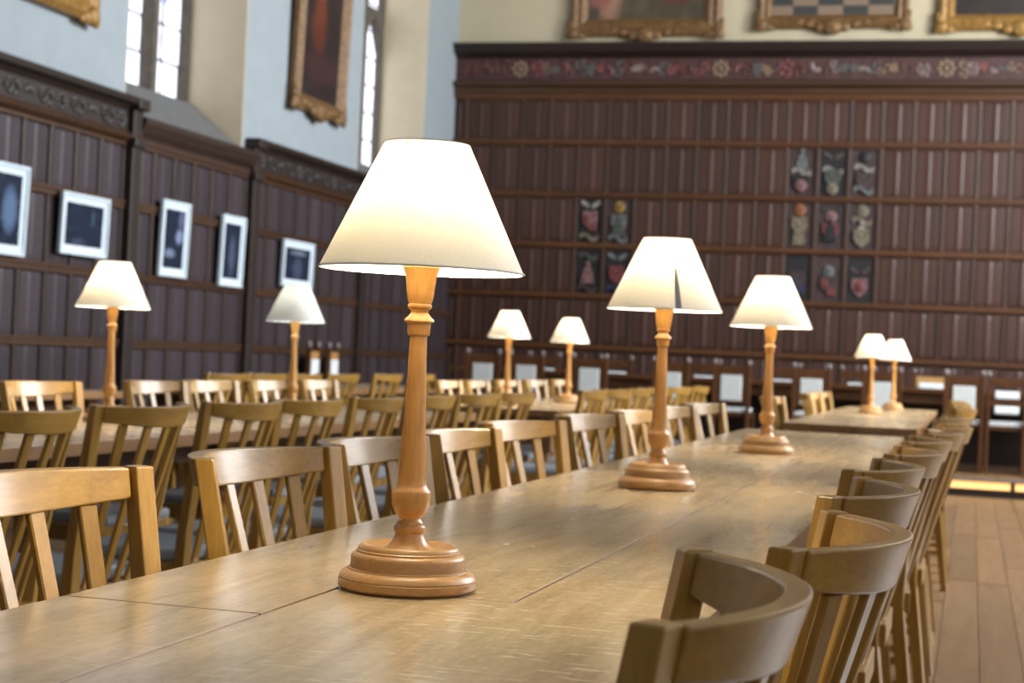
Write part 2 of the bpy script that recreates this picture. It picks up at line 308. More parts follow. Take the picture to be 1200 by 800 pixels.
# ---- left wall: plaster with deep window recesses above the panelling
WIN_L = [(6.07, 8.07), (10.74, 12.74), (15.42, 17.40)]
wl = MB(); ys = YB; XO = XW - 0.75
wl.box(XO, XW, YB, YF + 0.3, 0, 2.62)
for a, b in WIN_L:
    wl.box(XO, XW, ys, a, 2.62, ZC); wl.box(XO, XW, a, b, 7.2, ZC); ys = b
wl.box(XO, XW, ys, YF + 0.3, 2.62, ZC)
wall_left = struct(obj('wall_left', wl.mesh('wall_left', M_PLASTER)))
XG = XW - 0.57
pane_cache = {}
for i, (a, b) in enumerate(WIN_L):
    w_o = struct(obj('window_%d' % (i + 1), None, None, (XG, (a + b) / 2, 3.02)))
    hw = (b - a) / 2
    # stone: frame, mullions, arched heads, transom (local: y along wall, x depth)
    fr = MB()
    fr.box(-0.10, 0.06, -hw, -hw + 0.07, 0, 4.2); fr.box(-0.10, 0.06, hw - 0.07, hw, 0, 4.2)
    obj('window_frame', fr.mesh('window_frame', M_STONE_D, 0.015), w_o)
    nl = 3; lw = (2 * hw - 0.14) / nl
    for k in range(1, nl):
        yk = -hw + 0.07 + k * lw
        obj('mullion', MB().prism([(-0.08, yk - 0.03), (0.0, yk - 0.055), (0.10, yk - 0.04), (0.10, yk + 0.04), (0.0, yk + 0.055), (-0.08, yk + 0.03)], 0, 4.2).mesh('mullion', M_STONE_D), w_o)
    for k in range(nl):                                 # pointed head of each light
        y0 = -hw + 0.07 + k * lw; yc = y0 + lw / 2; zt = 1.62; zs = 1.25
        for sgn in (-1, 1):
            pts = [(sgn * lw / 2 * (1 - t) ** 1.0 * 1.0, zs + (zt - zs) * math.sin(t * math.pi / 2)) for t in [j / 6 for j in range(7)]]
            poly = [(sgn * lw / 2, zt + 0.10)] + [(sgn * lw / 2, zs)] + pts[1:] + [(0, zt + 0.10)]
            mb = MB(); n = len(poly); mb.v = [(-0.05, yc + py, pz) for py, pz in poly] + [(0.08, yc + py, pz) for py, pz in poly]
            mb.f = [tuple(range(n)), tuple(range(n, 2 * n))] + [(q, (q + 1) % n, n + (q + 1) % n, n + q) for q in range(n)]
            obj('arch_head', mb.mesh('arch_head', M_STONE_D), w_o)
        # leaded panes
        zz = 0.0; r = 0
        while zz < 4.1:
            h = 0.30
            for c2 in range(2):
                mt = M_GLASS
                
                if (i == 2 and r in (2, 3) and c2 == 0 and k == 2): mt = M_GLASS_C
                key = (round(lw, 3), mt.name)
                if key not in pane_cache: pane_cache[key] = boxm('pane', mt, -0.005, 0.005, 0.006, lw / 2 - 0.006, 0.006, h - 0.006)
                obj('pane', pane_cache[key], w_o, (-0.02, y0 + c2 * lw / 2, zz), (0, R(random.uniform(-0.6, 0.6)), R(random.uniform(-0.8, 0.8))))
            zz += h; r += 1
        if i == 1 and k == 2: obj('stained_shield', MB().prism([(-0.09, 0.08), (-0.09, -0.02), (0, -0.12), (0.09, -0.02), (0.09, 0.08)], 0, 0.01).mesh('stained_shield', M_GLASS_B), w_o, (-0.014, yc, 0.86), (R(90), 0, R(90)))
        ld = MB(); zz = 0
        ld.box(-0.03, -0.008, yc - 0.009, yc + 0.009, 0, 4.2)
        while zz < 4.2: ld.box(-0.03, -0.008, y0, y0 + lw, zz - 0.009, zz + 0.009); zz += 0.30
        obj('lead_came', ld.mesh('lead_came', M_LEAD), w_o)
    # sloping sill
    mb = MB(); dx = XW - XG
    poly = [(-0.14, -0.02), (-0.14, -0.42), (dx - 0.01, -0.42), (dx - 0.01, -0.36), (0.10, 0.0)]
    n = 5; mb.v = [(px, -hw, pz) for px, pz in poly] + [(px, hw, pz) for px, pz in poly]
    mb.f = [tuple(range(n)), tuple(range(n, 2 * n))] + [(q, (q + 1) % n, n + (q + 1) % n, n + q) for q in range(n)]
    obj('window_sill', mb.mesh('window_sill', M_STONE), w_o)
    for sy in (-1, 1): obj('window_reveal', MB().box(-0.02, XW - XG - 0.002, sy * hw - 0.012, sy * hw + 0.0005 if sy > 0 else sy * hw + 0.012, -0.36, 4.18).mesh('window_reveal', M_REVEAL), w_o)  # lining slabs added to carry the warm lit tone
    obj('outer_board', boxm('outer_board', M_STONE_D, -0.18, -0.14, -hw, hw, -0.4, 4.2), w_o)

# ---- linenfold panel: shared unit mesh, x across 0..1, y up 0..1, z depth
def linenfold():
    xs = [0, .03, .09, .2, .27, .34, .42, .5, .58, .66, .73, .8, .91, .97, 1]
    hs = [0, .35, .8, .5, .9, .45, .65, 1.0, .65, .45, .9, .5, .8, .35, 0]
    vs, fs = [], []
    rows = [(0, 0), (.025, 0), (.06, .9), (.15, 1), (.85, 1), (.94, .9), (.975, 0), (1, 0)]
    for (y, k) in rows:
        for xx, h in zip(xs, hs):
            wob = 0.02 * math.cos(xx * 6.28 * 2.5) if 0 < k < 1 else 0
            vs.append((xx, min(1, max(0, y + wob)), h * k))
    n = len(xs)
    for j in range(len(rows) - 1):
        for i in range(n - 1): fs.append((j * n + i, j * n + i + 1, (j + 1) * n + i + 1, (j + 1) * n + i))
    return mesh('panel', vs, fs, M_PANEL, True)
PANEL = linenfold()
M_PANEL_F = wood('red_brown_panelling', (0.034, 0.014, 0.009), (0.062, 0.027, 0.018), (0.10, 0.048, 0.035), axis='Y', scale=1.0, rough=0.42, rnd=0.16)
PANEL_F = PANEL.copy(); PANEL_F.materials.clear(); PANEL_F.materials.append(M_PANEL_F)
def wall_pt(side):   # orientation of a panel: local x along wall, local y up, local z out of wall
    return (R(90), 0, R(90)) if side == 'L' else (R(90), 0, 0)
def put_panel(parent, side, u0, u1, z0, z1, depth=0.022, me=None, name='panel'):
    if side == 'L': return obj(name, me or PANEL, parent, (XW + 0.012, u0, z0), (R(90), 0, R(90)), (u1 - u0, z1 - z0, depth))
    return obj(name, me or PANEL_F, parent, (u0, YF - 0.012, z0), (R(90), 0, 0), (u1 - u0, z1 - z0, depth))
# local z of (90,0,0) points to -Y: out of the far wall; of (90,0,90) to +X: out of the left wall
obj('panel_backing', boxm('panel_backing', M_PANEL, XW, XW + 0.012, YB, YF, 0, 2.62), wall_left)
ROWS_L = [2.44, 1.985, 1.475, 0.99, 0.495, 0.06]
BAYS = [(5.86, 7.98, 7), (8.12, 10.72, 8), (10.86, 12.80, 6), (12.94, 15.43, 8), (15.57, 18.46, 9)]
for (a, b, n) in BAYS:
    dw = (b - a) / n
    for k in range(n):
        for q in range(len(ROWS_L) - 1):
            if a < 8 and q > 2: continue
            put_panel(wall_left, 'L', a + k * dw + 0.020, a + (k + 1) * dw - 0.020, ROWS_L[q + 1] + 0.02, ROWS_L[q] - 0.02, 0.024)
    for k in range(n + 1):
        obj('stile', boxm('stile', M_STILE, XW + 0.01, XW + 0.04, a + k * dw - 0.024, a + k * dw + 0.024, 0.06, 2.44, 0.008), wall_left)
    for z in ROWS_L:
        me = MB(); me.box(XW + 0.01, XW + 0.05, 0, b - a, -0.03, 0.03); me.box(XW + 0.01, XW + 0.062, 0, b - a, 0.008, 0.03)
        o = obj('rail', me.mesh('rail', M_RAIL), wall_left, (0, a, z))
for yp in (8.05, 10.79, 12.87, 15.50):
    mb = MB(); mb.box(XW, XW + 0.10, -0.07, 0.07, 0, 2.74); mb.box(XW, XW + 0.135, -0.085, 0.085, 0, 0.2); mb.box(XW, XW + 0.125, -0.08, 0.08, 2.40, 2.47); mb.box(XW, XW + 0.145, -0.08, 0.08, 2.67, 2.752)
    obj('pilaster', mb.mesh('pilaster', M_BLACKOAK, 0.01), wall_left, (0, yp, 0))
def cornice(parent, y0, y1, z0, prof, mat, name='cornice'):
    mb = MB(); n = len(prof); mb.v = [(XW + px, y0, z0 + pz) for px, pz in prof] + [(XW + px, y1, z0 + pz) for px, pz in prof]
    mb.f = [tuple(range(n)), tuple(range(n, 2 * n))] + [(q, (q + 1) % n, n + (q + 1) % n, n + q) for q in range(n)]
    return obj(name, mb.mesh(name, mat), parent)
def carve_mesh(name, mat, kind):
    mb = MB()
    if kind == 'rosette':
        mb.ball((0, 0, 0.006), 0.028, 10, 5, (1, 1, 0.7))
        for k in range(8):
            a = k * math.pi / 4; mb.ball((0.058 * math.cos(a), 0.058 * math.sin(a), 0), 0.026, 8, 5, (1, 1, 0.6))
    elif kind == 'scroll':
        pts = [(0.085 - 0.17 * t, 0.05 * math.sin(t * 6.3), 0.004) for t in [j / 10 for j in range(11)]]
        for j, p in enumerate(pts): mb.ball(p, 0.022 + 0.008 * math.sin(j * 1.3), 7, 4, (1.1, 1, 0.6))
        mb.ball((0.05, -0.05, 0), 0.03, 8, 5, (1, 1, 0.5)); mb.ball((-0.05, 0.05, 0), 0.03, 8, 5, (1, 1, 0.5))
    elif kind == 'leaf':
        for k in range(5):
            a = R(-60 + 30 * k); mb.ball((0.05 * math.sin(a), 0.05 * math.cos(a) - 0.02, 0), 0.034, 8, 5, (0.6 + 0.3 * abs(math.sin(a)), 1, 0.5))
    elif kind == 'shield':
        mb.prism([(-0.06, 0.07), (-0.06, -0.01), (-0.04, -0.05), (0, -0.08), (0.04, -0.05), (0.06, -0.01), (0.06, 0.07)], 0, 0.02)
    return mb.mesh(name, mat, smooth=True)
MC_DARK = plain('carved_dark_oak', (0.030, 0.024, 0.024), 0.45, var=0.3)
c_dark = [carve_mesh('carving', MC_DARK, k) for k in ('rosette', 'scroll', 'leaf', 'scroll')]
for (a, b) in ((8.12, 10.72), (12.94, 15.43)):
    obj('frieze_board', boxm('frieze_board', M_BLACKOAK, XW, XW + 0.05, a, b, 2.50, 2.66), wall_left)
    cornice(wall_left, a - 0.1, b + 0.08, 2.66, [(0, 0), (0.05, 0), (0.08, 0.03), (0.13, 0.05), (0.14, 0.09), (0, 0.09)], M_BLACKOAK)
    cornice(wall_left, a - 0.1, b + 0.08, 2.43, [(0, 0), (0.05, 0), (0.09, 0.03), (0.10, 0.06), (0.05, 0.08), (0, 0.08)], M_RAIL, 'moulding')
    n = int((b - a) / 0.2)
    for k in range(n): obj('carving', c_dark[k % 4], wall_left, (XW + 0.05, a + (k + 0.5) * (b - a) / n, 2.585), (R(90), 0, R(90)), (0.9, 0.8, 1))
for (a, b) in ((5.9, 7.98), (10.86, 12.80), (15.57, 17.5)):
    cornice(wall_left, a - 0.02, b + 0.02, 2.43, [(0, 0), (0.05, 0), (0.06, 0.06), (0.10, 0.10), (0.13, 0.16), (0.135, 0.20), (0, 0.20)], M_BLACKOAK2)
struct(obj('baseboard_left', boxm('baseboard', M_RAIL, XW, XW + 0.03, YB, YF, 0, 0.06)))

# ---- far wall
far = struct(obj('wall_far', boxm('wall_far', M_CREAM, XW - 0.8, XR + 0.3, YF, YF + 0.3, 0, ZC)))
obj('panel_backing', boxm('panel_backing', M_PANEL, XW, XR, YF - 0.012, YF, 0, 4.5), far)
ROWS_F = [4.015, 3.493, 2.896, 2.319, 1.742, 1.16, 0.58, 0.18]
PIT = 0.338; XS = [-5.12 + PIT * k for k in range(-2, 19)]
def cell(k0, q): return (XS[k0], XS[k0 + 1], ROWS_F[q + 1], ROWS_F[q])
carved = {}                                            # (column, row) of the painted carved panels
cA = XS.index(min(XS, key=lambda v: abs(v + 4.40))); cB = XS.index(min(XS, key=lambda v: abs(v + 2.056)))
P1, P2 = (cA, cA + 1), (cB, cB + 1, cB + 2)
for c in P1:
    for q in (2, 3): carved[(c, q)] = 1
for c in P2:
    for q in (1, 2, 3): carved[(c, q)] = 1
for k in range(len(XS) - 1):
    for q in range(len(ROWS_F) - 1):
        if (k, q) in carved: continue
        x0, x1, z0, z1 = cell(k, q); put_panel(far, 'F', x0 + 0.022, x1 - 0.022, z0 + 0.025, z1 - 0.025, 0.042)
for q in range(len(ROWS_F) - 1):
    put_panel(far, 'F', XW + 0.02, XS[0] - 0.03, ROWS_F[q + 1] + 0.035, ROWS_F[q] - 0.035)
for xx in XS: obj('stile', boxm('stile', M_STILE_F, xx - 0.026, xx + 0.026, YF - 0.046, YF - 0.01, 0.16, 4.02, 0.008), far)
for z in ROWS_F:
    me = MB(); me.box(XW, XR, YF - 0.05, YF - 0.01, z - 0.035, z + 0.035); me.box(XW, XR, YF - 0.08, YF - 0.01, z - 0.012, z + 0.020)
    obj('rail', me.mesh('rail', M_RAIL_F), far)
def cornice_far(z0, prof, mat, name):
    mb = MB(); n = len(prof); mb.v = [(XW, YF - py, z0 + pz) for py, pz in prof] + [(XR, YF - py, z0 + pz) for py, pz in prof]
    mb.f = [tuple(range(n)), tuple(range(n, 2 * n))] + [(q, (q + 1) % n, n + (q + 1) % n, n + q) for q in range(n)]
    return obj(name, mb.mesh(name, mat), far)
cornice_far(4.01, [(0, 0), (0.06, 0), (0.09, 0.05), (0.10, 0.10), (0.15, 0.13), (0.15, 0.17), (0.06, 0.20), (0, 0.20)], M_RAIL, 'moulding')
cornice_far(4.455, [(0, 0), (0.06, 0), (0.10, 0.03), (0.16, 0.06), (0.20, 0.13), (0.21, 0.16), (0, 0.16)], M_BLACKOAK, 'cornice')
MF_RED = plain('frieze_red', (0.06, 0.025, 0.022), 0.55, var=0.4, bscale=18)
obj('frieze_board', boxm('frieze_board', MF_RED, XW, XR, YF - 0.05, YF, 4.205, 4.46), far)
cm = [plain('frieze_rose', (0.15, 0.045, 0.04), 0.5), plain('frieze_buff', (0.17, 0.11, 0.065), 0.5), plain('frieze_grey', (0.075, 0.07, 0.062), 0.5), plain('frieze_brown', (0.085, 0.03, 0.022), 0.5), plain('frieze_pale', (0.2, 0.15, 0.135), 0.5)]
cf = [[carve_mesh('carving', c, k) for c in cm] for k in ('scroll', 'leaf', 'shield')]
ros = carve_mesh('rosette', cm[1], 'rosette')
rosx = [-5.18, -2.86, -0.42, 1.9]
xx = XW + 0.15; k = 0
for rx in rosx: obj('rosette', ros, far, (rx, YF - 0.05, 4.335), (R(90), 0, 0), (1.25, 1.25, 1.2))
while xx < 2.0:
    if min(abs(xx - r) for r in rosx) > 0.15:
        me = cf[(k * 5 + k // 3) % 3][random.randrange(5)]
        obj('carving', me, far, (xx, YF - 0.05, 4.335 + random.uniform(-0.02, 0.02)), (R(90), R(random.uniform(-180, 180)), 0), (random.uniform(0.6, 1.1), random.uniform(0.6, 1.1), 1))
    xx += 0.105; k += 1
# painted carved panels: each with its own relief
pal = {'k': (0.025, 0.022, 0.024), 'w': (0.42, 0.38, 0.33), 'r': (0.26, 0.06, 0.06), 'g': (0.10, 0.12, 0.10), 'y': (0.42, 0.24, 0.05), 'o': (0.42, 0.14, 0.05), 'b': (0.04, 0.05, 0.12), 'p': (0.33, 0.17, 0.16), 't': (0.28, 0.23, 0.15), 'n': (0.09, 0.055, 0.05), 's': (0.20, 0.21, 0.21)}
pmat = {k: plain('heraldic_paint_' + str(i), tuple(q * 0.5 for q in v), 0.55, var=0.75, bscale=38) for i, (k, v) in enumerate(pal.items())}
def relief(kind, mat):
    mb = MB()
    if kind == 'shield': mb.prism([(-0.085, 0.09), (-0.085, -0.01), (-0.06, -0.07), (0, -0.11), (0.06, -0.07), (0.085, -0.01), (0.085, 0.09)], 0, 0.022)
    elif kind == 'orb': mb.ball((0, 0, 0.008), 0.075, 12, 7, (0.9, 1, 0.35))
    elif kind == 'ribbon': mb.sweep([[(-0.11 + 0.022 * j, 0.03 * math.sin(j * 0.63) + s * 0.026, 0.004 + d * 0.018) for s, d in ((-1, 0), (1, 0), (1, 1), (-1, 1))] for j in range(11)])
    elif kind == 'wings':
        for s in (-1, 1):
            for j in range(4): mb.ball((s * (0.03 + 0.022 * j), 0.012 * j, 0.004), 0.03, 8, 5, (0.6, 1.25, 0.5))
    elif kind == 'figure':
        mb.ball((0, 0.10, 0.01), 0.032, 10, 6, (1, 1.1, 0.6)); mb.prism([(-0.075, -0.12), (0.075, -0.12), (0.05, 0.02), (0.028, 0.07), (-0.028, 0.07), (-0.05, 0.02)], 0, 0.024)
    elif kind == 'quarter': mb.box(-0.08, 0, 0, 0.09, 0, 0.02); mb.box(0, 0.08, -0.09, 0, 0, 0.02)
    return mb.mesh(kind, mat, 0.004, 1)
specs = {
 (P1[0], 2): ('k', [('wings', 'w', 0.17), ('shield', 'p', 0.02), ('quarter', 'r', -0.03), ('ribbon', 't', -0.19)]),
 (P1[1], 2): ('n', [('orb', 'y', 0.16), ('shield', 's', -0.02), ('figure', 'g', -0.06), ('ribbon', 's', -0.2)]),
 (P1[0], 3): ('k', [('ribbon', 'g', 0.17), ('figure', 'p', -0.02), ('ribbon', 'n', -0.2)]),
 (P1[1], 3): ('k', [('wings', 's', 0.16), ('shield', 'r', -0.02), ('ribbon', 'b', -0.2)]),
 (P2[0], 1): ('n', [('figure', 's', 0.13), ('ribbon', 'w', 0.0), ('shield', 'k', -0.12), ('orb', 'p', -0.15)]),
 (P2[1], 1): ('k', [('wings', 'n', 0.17), ('ribbon', 'w', 0.02), ('shield', 'g', -0.06), ('orb', 't', -0.18)]),
 (P2[2], 1): ('n', [('orb', 'k', 0.17), ('ribbon', 'w', 0.05), ('shield', 'n', -0.08), ('ribbon', 's', -0.19)]),
 (P2[0], 2): ('n', [('orb', 'o', 0.17), ('shield', 't', 0.0), ('figure', 't', -0.10)]),
 (P2[1], 2): ('n', [('wings', 'k', 0.15), ('orb', 'p', 0.1), ('shield', 'r', -0.06), ('figure', 'k', -0.05)]),
 (P2[2], 2): ('n', [('orb', 't', 0.17), ('ribbon', 't', 0.06), ('figure', 'w', -0.06), ('shield', 't', -0.12)]),
 (P2[0], 3): ('k', [('shield', 'n', -0.02), ('quarter', 'b', -0.08)]),
 (P2[1], 3): ('n', [('orb', 's', 0.08), ('shield', 'n', -0.06), ('quarter', 'r', -0.1)]),
 (P2[2], 3): ('k', [('wings', 'n', 0.08), ('shield', 'p', -0.08), ('orb', 'r', -0.08)])}
for (c, q), (base, rl) in specs.items():
    x0, x1, z0, z1 = cell(c, q); cx, cz = (x0 + x1) / 2, (z0 + z1) / 2
    cp = obj('carved_panel', MB().box(x0 + 0.035 - cx, x1 - 0.035 - cx, z0 + 0.04 - cz, z1 - 0.04 - cz, -0.01, 0.008).mesh('carved_panel', pmat[base]), far, (cx, YF - 0.014, cz), (R(90), 0, 0))
    for j, (kd, mk, dz) in enumerate(rl): obj(kd + '_relief', relief(kd, pmat[mk]), cp, (0, dz, 0.006 + 0.006 * j))

# ================================================================== DAIS
DY, DZ = 14.92, 0.16
dais = struct(obj('floor_dais', boxm('floor_dais', M_TABLE_UNDER, XW, XR, DY + 0.03, YF, 0, DZ - 0.02)))
xx = XW + 0.1
while xx < XR:
    obj('plank', boxm('plank', M_FLOOR, -0.098, 0.098, 0, YF - DY, -0.02, 0, 0.002), dais, (xx, DY, DZ)); xx += 0.2
obj('nosing', boxm('nosing', plain('nosing_grey', (0.16, 0.15, 0.14), 0.5), XW, XR, DY - 0.035, DY, DZ - 0.024, DZ + 0.001, 0.004), dais)
obj('toe_board', boxm('toe_board', M_BLACKOAK, XW, XR, DY + 0.02, DY + 0.03, 0, DZ - 0.02), dais)
xx = -3.16; k = 0
while xx < 3.5:                                        # lit risers, one strip per bay, dark joints between
    sl = thing('step_light', 'warm glowing strip light in the dais riser, %s counted from the panelled wall' % ORD[k], 'step light', (xx, DY, 0), 0, 'strip lights along the dais riser')
    obj('diffuser', boxm('diffuser', M_STEP, 0.01, 1.15, -0.004, 0.018, 0.070, 0.132, 0.003), sl)
    obj('housing', boxm('housing', M_RAIL, 0.0, 1.16, 0.004, 0.019, 0.060, 0.136), sl)
    xx += 1.18; k += 1

# ================================================================== PICTURES
def framed_photo(y0, y1, z0, z1, label, pm, lean=R(1.6)):
    cy = (y0 + y1) / 2; hw = (y1 - y0) / 2; h = z1 - z0
    t = thing('framed_photograph', label, 'picture', (XW + 0.068, cy, z0), 0, 'photographs hung on the dark panelling')
    t.rotation_euler = (0, lean, 0)
    b = 0.022; fm = MB()
    fm.box(0, 0.026, -hw, hw, 0, b); fm.box(0, 0.026, -hw, hw, h - b, h); fm.box(0, 0.026, -hw, -hw + b, b, h - b); fm.box(0, 0.026, hw - b, hw, b, h - b)
    obj('frame', fm.mesh('frame', M_WHITE), t)
    obj('mount', boxm('mount', M_MAT, 0, 0.012, -hw + b, hw - b, b, h - b), t)
    mx = 0.045 + b; mz = 0.042 + b
    obj('print', MB().box(-(hw - mx), hw - mx, -0.001, 0.001, 0, h - 2 * mz).mesh('print', pm), t, (0.0135, 0, mz), (0, 0, R(90)))
ph = lambda i, bl: painting('photo_print_%d' % i, (0.012, 0.022, 0.045), bl, rough=0.25)
framed_photo(8.95, 9.39, 1.52, 2.09, 'white framed upright photograph with pale blue figure, under a gilt painting', ph(0, [(0.6, 0.5, 0.3, 0.35, (0.10, 0.16, 0.28))]))
framed_photo(9.81, 10.43, 1.577, 1.99, 'white framed wide photograph, nearly black with a faint streak, next to the first pilaster', ph(1, [(0.72, 0.7, 0.05, 0.2, (0.05, 0.08, 0.12)), (0.35, 0.1, 0.2, 0.08, (0.04, 0.06, 0.1))]))
framed_photo(11.21, 11.66, 1.51, 2.08, 'white framed upright photograph with pale figure, under the leaded window', ph(2, [(0.75, 0.55, 0.2, 0.14, (0.22, 0.26, 0.42)), (0.3, 0.25, 0.3, 0.09, (0.16, 0.22, 0.30)), (0.8, 0.85, 0.15, 0.2, (0.10, 0.12, 0.22))]))
framed_photo(12.24, 12.67, 1.49, 2.065, 'white framed upright photograph with a dim standing figure, between window and second pilaster', ph(3, [(0.5, 0.42, 0.22, 0.4, (0.06, 0.085, 0.13))]))
framed_photo(13.49, 14.18, 1.555, 1.965, 'white framed wide photograph with grey architecture, under the gilt portrait', ph(4, [(0.5, 0.85, 0.35, 0.08, (0.14, 0.18, 0.24)), (0.5, 0.35, 0.22, 0.4, (0.05, 0.07, 0.12))]))
def gilt_frame(t, hw, h, b, mat, crest=True):
    """ornate frame in local x (width), z (height), y out = -y"""
    def bar(x0, z0, x1, z1, w2):
        L_ = math.hypot(x1 - x0, z1 - z0); a = math.atan2(z1 - z0, x1 - x0)
        prof = [(0, 0), (-0.05, 0.0), (-0.085, 0.25 * w2), (-0.06, 0.5 * w2), (-0.075, 0.7 * w2), (-0.03, w2), (0, w2)]
        mb = MB(); secs = []
        for s, mit in ((0, 1), (L_, -1)):
            secs.append([(s + mit * pw, py, pw) for py, pw in prof])
        mb.sweep(secs)
        return mb.mesh('frame_bar', mat), (x0, 0, z0), (0, -a, 0)
    for (x0, z0, x1, z1) in ((-hw, 0, hw, 0), (hw, 0, hw, h), (hw, h, -hw, h), (-hw, h, -hw, 0)):
        me, lc, rt = bar(x0, z0, x1, z1, b); obj('frame_bar', me, t, lc, rt)
    for sx in (-1, 1):
        for zz in (0, h):
            mb = MB()
            for (dx, dz, r) in ((0.04, 0.04, 0.075), (0.12, 0.02, 0.05), (0.02, 0.12, 0.05), (0.17, 0.0, 0.03), (0.0, 0.17, 0.03), (-0.005, -0.0, 0.04)):
                mb.ball((sx * (hw - dx), -0.06, zz + (dz if zz == 0 else -dz)), r, 10, 6, (1, 0.55, 1))
            obj('corner_ornament', mb.mesh('corner_ornament', mat, smooth=True), t)
    if crest:
        for zz, s in ((0, -1), (h, 1)):
            mb = MB()
            for (dx, dz, r) in ((0, 0.0, 0.11), (0.13, 0.0, 0.07), (-0.13, 0.0, 0.07), (0.25, -0.03, 0.055), (-0.25, -0.03, 0.055), (0, 0.05, 0.05), (0.36, -0.045, 0.045), (-0.36, -0.045, 0.045)):
                mb.ball((dx, -0.065, zz + s * (dz - 0.015)), r, 10, 6, (1.1, 0.5, 0.85))
            obj('cartouche', mb.mesh('cartouche', mat, smooth=True), t)
def portrait(side, u0, u1, z0, h, b, label, pm, mat, crest, lean):
    c = (u0 + u1) / 2; hw = (u1 - u0) / 2
    t = thing('gilt_framed_painting', label, 'painting')
    if side == 'F': t.location = (c, YF - 0.02, z0); t.rotation_euler = (R(lean), 0, 0)
    else: t.location = (XW + 0.02, c, z0); t.rotation_euler = Euler((R(lean), 0, R(90)), 'XYZ')
    gilt_frame(t, hw, h, b, mat, crest)
    obj('canvas', boxm('canvas', pm, -hw + b * 0.9, hw - b * 0.9, -0.03, -0.012, b * 0.9, h - b * 0.9), t)
portrait('F', -4.60, -2.86, 4.70, 2.5, 0.20, 'gilt framed painting in brown and olive with pink drapery, above the panelled corner', painting('canvas_olive', (0.075, 0.058, 0.032), [(0.2, 0.18, 0.12, 0.2, (0.32, 0.17, 0.11)), (0.12, 0.12, 0.1, 0.06, (0.25, 0.09, 0.07)), (0.5, 0.55, 0.3, 0.35, (0.28, 0.16, 0.1)), (0.75, 0.12, 0.14, 0.05, (0.10, 0.03, 0.02))]), M_GOLD_D, True, 1.2)
portrait('F', -2.46, -0.83, 4.775, 2.4, 0.15, 'gilt framed painting with a chequered tile floor, middle one of the far wall', painting('canvas_tiles', (0.08, 0.05, 0.03), [(0.5, 0.6, 0.25, 0.35, (0.12, 0.02, 0.02))], checker=(5.0, (0.04, 0.042, 0.038), (0.21, 0.15, 0.10), 0.24)), M_GOLD_D, True, 1.2)
portrait('F', -0.52, 1.2, 4.74, 2.5, 0.17, 'gilt framed very dark painting on the far wall, next to the chequered one', painting('canvas_dark', (0.018, 0.012, 0.008), [(0.5, 0.6, 0.25, 0.3, (0.10, 0.05, 0.03))]), M_GOLD, True, 1.2)
portrait('L', 13.60, 14.80, 3.16, 2.1, 0.14, 'tall gilt framed portrait of a person in an orange-red robe between two windows', painting('canvas_robe', (0.016, 0.009, 0.009), [(0.42, 0.36, 0.22, 0.14, (0.085, 0.016, 0.006)), (0.44, 0.46, 0.15, 0.11, (0.11, 0.024, 0.008)), (0.46, 0.56, 0.10, 0.07, (0.20, 0.085, 0.04)), (0.48, 0.72, 0.09, 0.06, (0.34, 0.17, 0.10)), (0.55, 0.16, 0.5, 0.09, (0.035, 0.012, 0.012))]), M_GOLD_D, True, 1.5)
portrait('L', 8.85, 10.15, 3.17, 2.1, 0.16, 'gilt framed painting high on the pale wall beside the leaded window', painting('canvas_shadow', (0.03, 0.02, 0.012), [(0.5, 0.5, 0.3, 0.4, (0.12, 0.06, 0.03))]), M_GOLD, False, 1.5)

# ================================================================== TABLES
SLOPE = 0.002
def tz(y): return 0.75 + SLOPE * (y - 1.89)            # the old table rises a little towards the dais
def board(poly, zt, th=0.036, bevel=0.0012):
    mb = MB(); n = len(poly); mb.v = [(x, y, zt(y) - th) for x, y in poly] + [(x, y, zt(y)) for x, y in poly]
    mb.f = [tuple(range(n)), tuple(range(n, 2 * n))] + [(q, (q + 1) % n, n + (q + 1) % n, n + q) for q in range(n)]
    me = mb.mesh('board', M_TABLE, bevel, 2); me.materials.append(M_TABLE_UNDER)
    for p in me.polygons:
        if abs(p.normal.z) < 0.5: p.material_index = 1
    return me
def leg_mesh(h):
    prof = [(0.036, 0), (0.036, 0.05), (0.026, 0.07), (0.030, 0.10), (0.040, 0.30), (0.042, 0.42), (0.030, 0.47), (0.036, 0.50), (0.030, 0.53)]
    mb = MB(); mb.lathe([(r, z) for r, z in prof], 14); mb.box(-0.042, 0.042, -0.042, 0.042, 0.52, h); return mb.mesh('leg', M_TABLE_UNDER, smooth=True)
M_APRON = wood('apron_dark_oak', (0.06, 0.028, 0.01), (0.09, 0.044, 0.016), (0.13, 0.065, 0.025), axis='Y', scale=0.6, rough=0.45)
